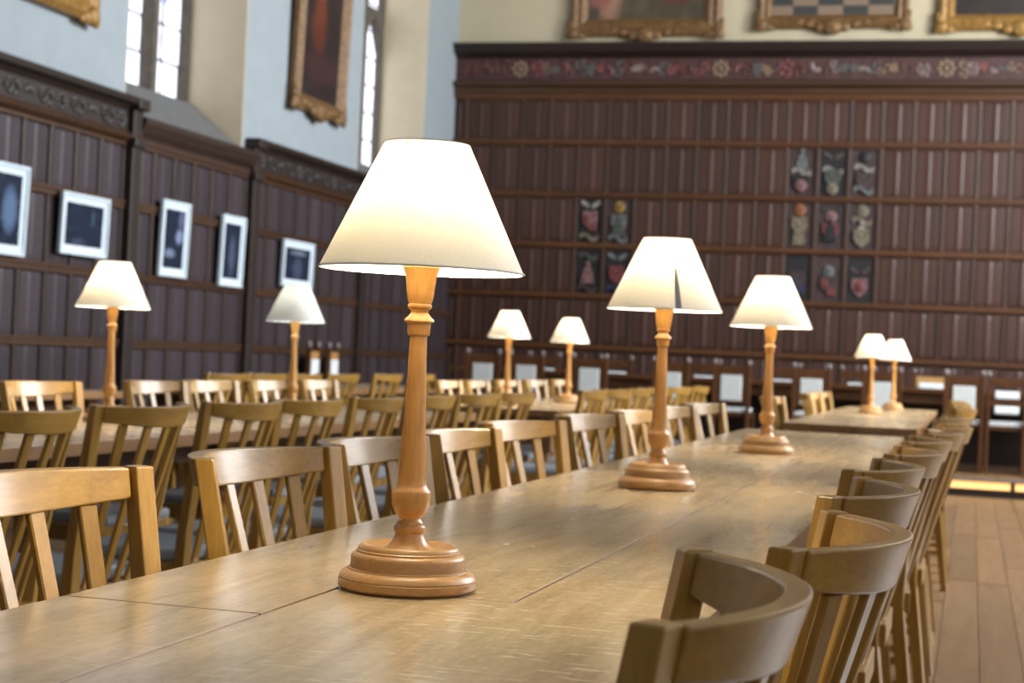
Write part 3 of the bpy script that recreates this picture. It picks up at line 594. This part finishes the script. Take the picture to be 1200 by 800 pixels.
def long_table(label, x0, x1, y0, y1, polys, zt, legs_y):
    cx = (x0 + x1) / 2
    t = thing('refectory_table', label, 'table')
    for p in polys: obj('board', board(p, zt), t)
    for sx in (x0 + 0.13, x1 - 0.13):
        mb = MB(); mb.v = [(sx - 0.012, y0 + 0.09, zt(y0) - 0.10), (sx + 0.012, y0 + 0.09, zt(y0) - 0.10), (sx + 0.012, y1 - 0.09, zt(y1) - 0.10), (sx - 0.012, y1 - 0.09, zt(y1) - 0.10)]
        mb.v += [(a, b, (zt(y0) if b < (y0 + y1) / 2 else zt(y1)) - 0.036) for a, b, c in mb.v]
        mb.f = [(3, 2, 1, 0), (4, 5, 6, 7), (0, 1, 5, 4), (1, 2, 6, 5), (2, 3, 7, 6), (3, 0, 4, 7)]
        obj('side_apron', mb.mesh('side_apron', M_APRON), t)
    for yy in (y0 + 0.10, y1 - 0.10):
        obj('end_apron', boxm('end_apron', M_APRON, x0 + 0.13, x1 - 0.13, yy - 0.012, yy + 0.012, zt(yy) - 0.115, zt(yy) - 0.036), t)
    if not isinstance(legs_y, dict): legs_y = {0: legs_y, 1: legs_y}
    for side, sx in enumerate((x0 + 0.13, x1 - 0.13)):       # legs stand in the gaps between chairs
        for yy in legs_y[side]: obj('leg', leg_mesh(zt(yy) - 0.037), t, (sx, yy, 0))
    return t
rect = lambda a, b, c, d: [(a, c), (b, c), (b, d), (a, d)]
g = 0.0019
XL, XM, XN, XQ = -0.95, -0.715, -0.50, -0.275
long_table('long worn oak table with three lamps, beside the open aisle', XL, XQ, 0.30, 7.35,
   [rect(XL, XM - g, 0.30, 1.635 - g),
    [(XM + g, 0.30), (XQ, 0.30), (XQ, 2.07 - g), (XN + g, 2.07 - g), (XN + g, 1.86 - g), (XM + g, 1.86 - g)],
    [(XL, 1.635 + g), (XM - g, 1.635 + g), (XM - g, 1.86 + g), (XN - g, 1.86 + g), (XN - g, 7.35), (XL, 7.35)],
    rect(XN + g, XQ, 2.07 + g, 7.35)], tz, {0: (0.45, 1.38, 4.32, 7.15), 1: (0.45, 2.05, 3.935, 7.15)})
flat = lambda z: (lambda y: z)
def plain_table(label, x0, x1, y0, y1, z=0.752, legs=None):
    xm = x0 + (x1 - x0) * 0.52
    ym = (y0 + y1) / 2
    return long_table(label, x0, x1, y0, y1, [rect(x0, xm - g, y0, ym - g), rect(xm + g, x1, y0, ym - g), rect(x0, xm - g, ym + g, y1), rect(xm + g, x1, ym + g, y1)], flat(z), legs or (y0 + 0.15, ym, y1 - 0.15))
plain_table('oak table with two candlestick lamps, between rows of pale chairs near the wall photographs', -2.96, -2.27, 2.6, 7.6, legs={0: (2.75, 5.39, 7.165), 1: (2.75, 5.065, 7.45)})
plain_table('oak table with two lamps whose end faces the dark gap before the dais corner', -2.80, -2.10, 8.55, 13.6, legs={0: (8.72, 10.65, 13.45), 1: (8.80, 10.8, 13.45)})
plain_table('oak table with two lamps standing end-on beyond the long worn table', -0.95, -0.26, 8.75, 13.6, legs={0: (8.86, 10.5, 13.45), 1: (8.84, 10.5, 13.45)})
plain_table('bare oak table along the panelled wall under the wide dark photograph', -5.0, -4.3, 4.2, 7.9)
plain_table('bare oak table along the panelled wall behind a row of chair backs', -4.75, -4.05, 8.75, 12.6)

# ================================================================== LAMPS
SEG = 64
base_prof = [(0.0005, 0), (0.0745, 0), (0.0750, 0.0030), (0.0810, 0.0034), (0.0826, 0.0055), (0.0826, 0.0125), (0.0810, 0.0135), (0.0815, 0.0150), (0.0795, 0.0195), (0.0755, 0.0225), (0.0718, 0.0236), (0.0712, 0.0252), (0.0690, 0.0258), (0.0685, 0.0275), (0.0685, 0.0385), (0.0670, 0.0415), (0.0640, 0.0437), (0.0625, 0.0442), (0.0622, 0.0462), (0.0606, 0.0475), (0.0600, 0.0505), (0.0575, 0.0530), (0.0545, 0.0535), (0.051, 0.0515), (0.047, 0.049), (0.042, 0.0478), (0.034, 0.0478), (0.0005, 0.0478)]
stem_prof = [(0.0005, 0.047), (0.0320, 0.0478), (0.0255, 0.0515), (0.0205, 0.0575), (0.0172, 0.0645), (0.0165, 0.0670), (0.0180, 0.0682), (0.0192, 0.0715), (0.0190, 0.0750), (0.0172, 0.0775), (0.0160, 0.0782), (0.0158, 0.0805), (0.0140, 0.0825), (0.0126, 0.0845), (0.0128, 0.0860), (0.0165, 0.0890), (0.0202, 0.0945), (0.0224, 0.1010), (0.0231, 0.1080), (0.0233, 0.1165), (0.0225, 0.1182), (0.0195, 0.1210), (0.0178, 0.1250), (0.0170, 0.1320), (0.0163, 0.1450), (0.0152, 0.170), (0.0138, 0.195), (0.0124, 0.225), (0.0114, 0.255), (0.0107, 0.285), (0.0103, 0.3025), (0.0130, 0.3040), (0.0136, 0.3075), (0.0140, 0.3175), (0.0168, 0.3190), (0.0180, 0.3205), (0.0177, 0.3225), (0.0125, 0.3275), (0.0104, 0.3305), (0.0108, 0.3340), (0.0140, 0.3365), (0.0146, 0.3385), (0.0140, 0.3405), (0.0130, 0.3412), (0.0150, 0.3460), (0.0164, 0.3540), (0.0176, 0.3660), (0.0190, 0.3760), (0.0212, 0.3815), (0.0226, 0.3845), (0.0222, 0.3860), (0.0005, 0.3862)]
ZB, ZT, RB, RT = 0.380, 0.533, 0.1232, 0.0512
def shade_mesh():
    n = 10; out = [(RB + (RT - RB) * j / n, ZB + (ZT - ZB) * j / n) for j in range(n + 1)]
    mb = MB(); mb.lathe(out, 72, cap=False); return mb.mesh('shade', M_SHADE, smooth=True)
def torus_mesh(name, rad, z, r, mat, seg=64):
    mb = MB(); k = 8; b = []
    for i in range(seg):
        a = 2 * math.pi * i / seg
        for j in range(k):
            t = 2 * math.pi * j / k; mb.v.append(((rad + r * math.cos(t)) * math.cos(a), (rad + r * math.cos(t)) * math.sin(a), z + r * math.sin(t)))
    for i in range(seg):
        for j in range(k): mb.f.append((i * k + j, ((i + 1) % seg) * k + j, ((i + 1) % seg) * k + (j + 1) % k, i * k + (j + 1) % k))
    return mb.mesh(name, mat, smooth=True)
lm = {'lamp_base': MB().lathe(base_prof, SEG, cap=False).mesh('lamp_base', M_LAMP_B, smooth=True),
      'stem': MB().lathe(stem_prof, SEG, cap=False).mesh('stem', M_LAMP, smooth=True)}
sock = MB(); sock.lathe([(0.0005, 0.3855), (0.011, 0.386), (0.011, 0.405), (0.014, 0.408), (0.014, 0.428), (0.0005, 0.43)], 20, cap=False)
lm['bulb_holder'] = sock.mesh('bulb_holder', M_BRASS, smooth=True)
lm['bulb'] = MB().ball((0, 0, 0.468), 0.026, 18, 10, (1, 1, 1.25)).mesh('bulb', M_BULB, smooth=True)
car = MB()
for k in range(3):
    a = k * 2.094
    p0 = Vector((0.012 * math.cos(a), 0.012 * math.sin(a), 0.43)); p1 = Vector((0.040 * math.cos(a), 0.040 * math.sin(a), 0.445)); p2 = Vector((RT * math.cos(a), RT * math.sin(a), ZT - 0.004))
    for q0, q1 in ((p0, p1), (p1, p2)):
        d = (q1 - q0).normalized(); sx = d.orthogonal().normalized() * 0.0012; sy = d.cross(sx)
        car.sweep([[q + sx, q + sy, q - sx, q - sy] for q in (q0, q1)])
lm['shade_carrier'] = car.mesh('shade_carrier', M_BRASS)
shade_me = shade_mesh(); trim_b = torus_mesh('shade_binding', RB - 0.0004, ZB + 0.0012, 0.0013, M_TRIM); trim_t = torus_mesh('shade_binding', RT - 0.0003, ZT - 0.0008, 0.0010, M_TRIM)
seam_me = MB().sweep([[( (RB + (RT - RB) * t + 0.0006) * math.cos(a), (RB + (RT - RB) * t + 0.0006) * math.sin(a), ZB + (ZT - ZB) * t) for a in (-w_, w_)] + [((RB + (RT - RB) * t - 0.0006) * math.cos(a), (RB + (RT - RB) * t - 0.0006) * math.sin(a), ZB + (ZT - ZB) * t) for a in (w_, -w_)] for t, w_ in ((0.0, 0.055), (0.3, 0.05), (0.62, 0.012))]).mesh('shade_seam', plain('seam_shadow', (0.40, 0.41, 0.45), 0.9))  # the seam's shadow on the fabric, painted as a grey tapering wedge
def lamp(label, x, y, z, rz=0, tilt=(0, 0), seam=None, s=1.0):
    t = thing('table_lamp', label, 'lamp', (x, y, z), rz, 'candlestick lamps on the tables'); t.scale = (s, s, s)
    for k, me in lm.items(): obj(k, me, t)
    sh = obj('shade', shade_me, t)
    sh.rotation_euler = (tilt[0], tilt[1], 0); p = Vector((0, 0, 0.50)); sh.location = p - (Euler((tilt[0], tilt[1], 0)).to_matrix() @ p)
    obj('shade_binding', trim_b, sh); obj('shade_binding', trim_t, sh)
    if seam is not None: obj('shade_seam', seam_me, sh, (0, 0, 0), (0, 0, seam))
    return t
lamp('turned oak lamp with cream shade beside the table-top joint, first of the long table', -0.641, 1.890, tz(1.890), 0.4, s=1)
l2 = lamp('turned oak lamp whose shade has a dark seam, middle of the long table\'s three', -0.669, 3.668, tz(3.668), 0.0, (R(0.5), 0), seam=R(-66), s=1.045)
lamp('turned oak lamp with plain white shade, third along the long table toward the dais', -0.633, 5.393, tz(5.393), 1.1, s=1.07)
lamp('turned oak lamp with yellowish lit shade in front of the dark wide photograph', -2.77, 4.99, 0.752, 2.0)
lb = lamp('turned oak lamp with dim bluish white shade below the last wall photograph', -2.74, 6.47, 0.752, 0.7)
lamp('turned oak lamp with white shade near the end of the farther wall-side table', -2.53, 9.05, 0.752, 0.2)
lamp('turned oak lamp with white shade, second on the farther wall-side table', -2.44, 10.15, 0.752, 0.9)
lamp('turned oak lamp on the table beyond the long one, its shade overlapping another', -0.655, 11.45, 0.752, 0.5)
lamp('turned oak lamp on the table beyond the long one, nearer the dais step', -0.575, 12.95, 0.752, 1.5)
for ch in lb.children:                                 # a weaker, cooler bulb in this one
    if ch.name.startswith('bulb') and not ch.name.startswith('bulb_holder'):
        ch.data = MB().ball((0, 0, 0.468), 0.026, 18, 10, (1, 1, 1.25)).mesh('bulb', plain('bulb_cool', (0.9, 0.95, 1.0), 0.3, emit=120, ecol=(0.80, 0.92, 1.0)), smooth=True)

# ================================================================== OAK CHAIRS
ZS, ZTOP = 0.44, 0.872
def arc(z):
    t = (z - ZS) / (ZTOP - ZS); hc = 0.178 + 0.036 * t; sag = 0.030 + 0.058 * t; ye = -0.165 - 0.075 * t
    rad = (hc * hc + sag * sag) / (2 * sag); amax = 2 * math.atan(sag / hc); return ye, sag, rad, amax
def back(u, z, off=0.0, tan=0.0):
    ye, sag, rad, amax = arc(z); a = u * amax; rr = rad + off
    x = rr * math.sin(a) + tan * math.cos(a); y = (ye - sag + rad) - rr * math.cos(a) + tan * math.sin(a)
    return Vector((x, y, z))
def chair_parts():
    P = []
    for s in (-1, 1):                                  # back posts, floor to top
        secs = []
        for z, w, th, shift in ((0.0, 0.026, 0.030, None), (0.22, 0.030, 0.034, None), (0.40, 0.034, 0.036, None), (0.52, 0.030, 0.032, 1), (0.64, 0.029, 0.030, 1), (0.76, 0.028, 0.028, 1), (ZTOP + 0.002, 0.027, 0.026, 1)):
            if shift:
                c = back(s, z); a = s * arc(z)[3] * 0.55; ca, sa = math.cos(a), math.sin(a)
                q = [Vector((c.x + tn * ca + o * sa, c.y + tn * sa - o * ca, z)) for tn, o in ((-w / 2, -th / 2), (w / 2, -th / 2), (w / 2, th / 2), (-w / 2, th / 2))]
            else:
                ye = arc(0.44)[0] - 0.055 * (0.44 - z) / 0.44; a = s * arc(0.44)[3] * 0.55; cx = s * (0.178 + 0.012 * (0.44 - z) / 0.44)
                ca, sa = math.cos(a), math.sin(a)
                q = [Vector((cx + tn * ca + o * sa, ye + tn * sa - o * ca, z)) for tn, o in ((-w / 2, -th / 2), (w / 2, -th / 2), (w / 2, th / 2), (-w / 2, th / 2))]
            secs.append(q)
        P.append(('back_post', MB().sweep(secs).mesh('back_post', M_OAK_V, 0.0025, 2)))
    z0, z1 = 0.785, ZTOP; secs = []; um = 0.935
    for j in range(25):
        u = -um + 2 * um * j / 24
        zb = ZTOP - 0.052 + 0.017 * u * u
        secs.append([back(u, zb, -0.009), back(u, z1, -0.010), back(u, z1, 0.012), back(u, zb, 0.011)])
    P.append(('top_rail', MB().sweep(secs).mesh('top_rail', M_OAK_H, 0.003, 2, angle=40)))
    for u in (-0.68, -0.34, 0.0, 0.34, 0.68):
        secs = []
        for z in (0.405, 0.50, 0.60, 0.70, 0.828):
            w, th = 0.025, 0.011
            secs.append([back(u, z, o, tn) for tn, o in ((-w / 2, -th / 2), (w / 2, -th / 2), (w / 2, th / 2), (-w / 2, th / 2))])
        P.append(('back_slat', MB().sweep(secs).mesh('back_slat', M_OAK_V, 0.002, 1)))
    FY = 0.155
    P.append(('seat_rail', MB().box(-0.165, 0.165, -0.205, -0.172, 0.375, 0.43).mesh('seat_rail', M_OAK_H, 0.003)))
    P.append(('seat_rail', MB().box(-0.185, 0.185, FY - 0.024, FY, 0.375, 0.43).mesh('seat_rail', M_OAK_H, 0.003)))
    for s in (-1, 1):
        mb = MB(); xa, xb = s * 0.170, s * 0.192
        mb.sweep([[(xa + s * -0.011, -0.165, z) for z in (0.375, 0.43)] + [(xa + s * 0.011, -0.165, z) for z in (0.43, 0.375)], [(xb + s * -0.011, FY - 0.024, z) for z in (0.375, 0.43)] + [(xb + s * 0.011, FY - 0.024, z) for z in (0.43, 0.375)]])
        P.append(('seat_rail', mb.mesh('seat_rail', M_OAK_H, 0.003)))
        P.append(('front_leg', MB().sweep([[(s * 0.190 + a * w, FY - 0.015 + b * w, z) for a, b in ((-1, -1), (1, -1), (1, 1), (-1, 1))] for z, w in ((0, 0.012), (0.38, 0.017), (0.432, 0.017))]).mesh('front_leg', M_OAK_V, 0.0025)))
        P.append(('stretcher', MB().box(s * 0.188 - 0.008, s * 0.188 + 0.008, -0.185, FY - 0.02, 0.17, 0.192).mesh('stretcher', M_OAK_H, 0.002)))
    pad = MB().prism([(-0.155, -0.168), (0.155, -0.168), (0.198, FY + 0.008), (-0.198, FY + 0.008)], 0.430, 0.466)
    P.append(('seat_pad', pad.mesh('seat_pad', M_PAD, 0.013, 3)))
    return P
CH = chair_parts()
chair0 = None
def oak_chair(x, y, rz, label, group):
    global chair0
    if chair0 is None:
        t = thing('slat_back_chair', label, 'chair', (x, y, 0), rz, group)
        for n, me in CH: obj(n, me, t)
        chair0 = t; return t
    t = copy_tree(chair0); t.location = (x, y, 0); t.rotation_euler = (0, 0, rz); t['label'] = label; t['group'] = group; return t
BX = 0.240                                             # chair origin to post line
def row(face, Xp, items, text, group, z=0):
    """face +1: looks towards +X, -1: looks towards -X; items: (Y, yaw degrees, dX)"""
    for i, (yy, yaw, dx) in enumerate(items):
        rz = R(-90 if face > 0 else 90) + R(yaw)
        # keep the post line of the back at Xp whatever the yaw
        off = Matrix.Rotation(rz, 3, 'Z') @ Vector((0, -BX, 0))
        oak_chair(Xp + dx - off.x, yy - off.y, rz, text % ORD[i], group)
row(-1, -0.15, [(1.235, 6, -0.055), (1.725, -1, 0.0), (2.385, -2, -0.012), (2.99, -3, -0.022), (3.60, 0, 0.002), (4.27, 0, 0.01), (4.90, 3, 0.035), (5.50, 0, 0.06), (6.12, 4, 0.05), (6.75, 0, 0.05)],
    'pale oak slat-back chair, %s on the aisle side of the long three-lamp table', 'chairs on the aisle side of the long table')
row(1, -1.01, [(1.69, 0, 0.0), (2.32, -2, 0.0), (2.80, 0, 0.0), (3.31, 0, 0.0), (3.94, -9, -0.04), (4.70, -8, -0.04), (5.35, -6, -0.03), (6.05, -6, -0.03), (6.75, -8, -0.03)],
    'pale oak slat-back chair, %s on the wall side of the long three-lamp table', 'chairs on the far side of the long table')
row(-1, -1.97, [(3.18, 2, 0), (3.71, 0, 0.0), (4.29, 0, 0), (4.77, 0, 0), (5.36, 3, 0), (5.95, 0, 0.0), (6.55, 0, 0), (7.15, 0, 0)],
    'oak slat-back chair with its back to the long table, %s along the two-lamp table', 'chairs with backs to the long table')
row(1, -3.02, [(4.98, -3, 0), (5.80, -2, 0), (6.28, -2, 0), (6.87, 0, 0), (7.49, 0, -0.02)],
    'bleached looking oak chair against the panelled wall side, %s at the two-lamp table', 'chairs on the wall side of the two-lamp table')
row(-1, -3.74, [(7.95, 0, 0), (8.45, 0, 0), (8.98, 0, 0), (9.60, 0, 0), (10.40, 0, 0), (11.1, 0, 0)],
    'oak chair back in the row before the panelled wall table, %s counted toward the dais', 'chairs at the table under the wall photographs')
row(1, -2.88, [(9.05, 0, 0), (9.62, 0, 0), (10.30, -4, 0), (11.0, -4, 0), (11.7, 0, 0)],
    'pale oak chair at the farther wall-side lamp table, %s on its wall side', 'chairs on the wall side of the farther table')
row(-1, -1.93, [(8.50, 4, 0), (9.10, 0, 0), (9.75, 3, 0), (10.4, 0, 0), (11.2, 0, 0), (12.0, 4, 0)],
    'oak chair back at the farther wall-side lamp table, %s on its aisle side', 'chairs on the aisle side of the farther table')
row(1, -1.02, [(9.15, 0, 0), (11.3, -5, 0), (12.1, -4, 0)],
    'pale oak chair at the end table before the dais, %s on its wall side', 'chairs on the wall side of the table before the dais')
row(-1, -0.12, [(8.45, 0, 0.05), (9.2, 0, 0.03), (10.0, 0, 0.02), (11.0, 0, 0)],
    'oak chair at the end table before the dais, %s on its aisle side', 'chairs on the aisle side of the table before the dais')

# ================================================================== DAIS CHAIRS AND HIGH TABLE
def high_chair_parts(kind):
    P = []
    H = 0.90
    for s in (-1, 1):
        mb = MB(); mb.box(s * 0.162 - 0.017, s * 0.162 + 0.017, -0.235, -0.197, 0, H - 0.02); P.append(('back_post', mb.mesh('back_post', M_MAHOG, 0.004), [('finial', MB().ball((s * 0.162, -0.216, H + 0.005), 0.022, 12, 7, (1, 1, 1.3)).mesh('finial', M_PEARL, smooth=True))]))
        P.append(('front_leg', MB().box(s * 0.162 - 0.018, s * 0.162 + 0.018, 0.17, 0.206, 0, 0.43).mesh('front_leg', M_MAHOG, 0.004), []))
        P.append(('side_rail', MB().box(s * 0.162 - 0.012, s * 0.162 + 0.012, -0.2, 0.18, 0.385, 0.432).mesh('side_rail', M_MAHOG, 0.003), []))
        P.append(('stretcher', MB().box(s * 0.162 - 0.011, s * 0.162 + 0.011, -0.2, 0.18, 0.12, 0.15).mesh('stretcher', M_MAHOG, 0.003), []))
    if kind == 'panel':
        P.append(('back_panel', MB().box(-0.146, 0.146, -0.228, -0.204, 0.52, H - 0.03).mesh('back_panel', M_MAHOG, 0.006), [('back_pad', MB().box(-0.10, 0.10, -0.238, -0.194, 0.545, 0.785).mesh('back_pad', M_PALE, 0.008))]))
    elif kind == 'white':
        P.append(('back_panel', MB().box(-0.146, 0.146, -0.228, -0.204, 0.50, H - 0.05).mesh('back_panel', M_LAMP_B, 0.006), [('back_pad', MB().box(-0.12, 0.12, -0.24, -0.192, 0.53, 0.79).mesh('back_pad', M_PALE_W, 0.008))]))
    else:
        P.append(('crest_rail', MB().box(-0.146, 0.146, -0.230, -0.202, 0.80, H - 0.03).mesh('crest_rail', M_MAHOG, 0.006), []))
        for z in (0.72, 0.585): P.append(('padded_rail', MB().box(-0.105, 0.105, -0.238, -0.194, z - 0.035, z + 0.035).mesh('padded_rail', M_PALE_W, 0.01), []))
        P.append(('cross_rail', MB().box(-0.146, 0.146, -0.226, -0.206, 0.635, 0.665).mesh('cross_rail', M_MAHOG, 0.004), []))
    P.append(('seat', MB().box(-0.146, 0.146, -0.19, 0.19, 0.40, 0.435).mesh('seat', M_MAHOG, 0.004), [('seat_cushion', MB().box(-0.152, 0.152, -0.185, 0.195, 0.436, 0.475).mesh('seat_cushion', M_PALE_W if kind != 'panel' else M_PALE_W, 0.012))]))
    return P
HC_ = {k: high_chair_parts(k) for k in ('panel', 'ladder', 'white')}
def high_chair(kind, x, y, rz, z, label, group):
    t = thing('dais_chair', label, 'chair', (x, y, z), rz, group)
    if z == 0: t.scale = (1.05, 1.0, 1.16)
    for n, me, subs in HC_[kind]:
        o = obj(n, me, t)
        for sn, sm in subs: obj(sn, sm, o)
for i, xx in enumerate((-4.62, -4.18, -3.55, -2.76, -2.18, -1.44, -0.80, -0.07, 0.75)):
    high_chair('panel', xx, 15.62 + 0.22, 0, DZ, 'red-brown high-back chair with pale grey back pad, %s from the panelled corner' % ORD[i], 'padded chairs before the high table')
for i, xx in enumerate((-4.40, -3.62, -2.69, -1.87, -1.12)):
    high_chair('ladder', xx, 17.2 - 0.22, R(180), DZ, 'dark ladder-back chair with white rails behind the high table, %s from the corner' % ORD[i], 'ladder-back chairs behind the high table')
high_chair('white', -0.40, 17.0, R(180), DZ, 'light wood chair with large white back pad behind the high table', 'ladder-back chairs behind the high table')
high_chair('ladder', 0.305, 15.62 + 0.22, 0, DZ, 'dark ladder-back chair with white padded rails standing on the dais edge side', 'padded chairs before the high table')
for i, yy in enumerate((14.60, 14.12)):
    high_chair('white', -5.56, yy, R(-82), 0, 'white padded high-back chair standing against the panelled wall, %s from the dais step' % ORD[1 - i], 'chairs against the panelled wall')
ht = thing('high_table', 'dark wood high table on the dais between two rows of high-back chairs', 'table', (-1.9, 16.42, DZ))
obj('table_top', boxm('table_top', M_MAHOG, -3.2, 3.2, -0.36, 0.36, 0.70, 0.74, 0.006), ht)
obj('added_dark_panel', boxm('added_dark_panel', M_BLACKOAK, -3.1, 3.1, 0.20, 0.225, 0.03, 0.60), ht)  # added to block light and keep the space beneath the table dark
for sy in (-0.28, 0.28): obj('side_apron', boxm('side_apron', M_MAHOG, -3.05, 3.05, sy - 0.012, sy + 0.012, 0.60, 0.70), ht)
for sx in (-3.0, 0, 3.0):
    for sy in (-0.27, 0.27): obj('leg', leg_mesh(0.70), ht, (sx, sy, 0))
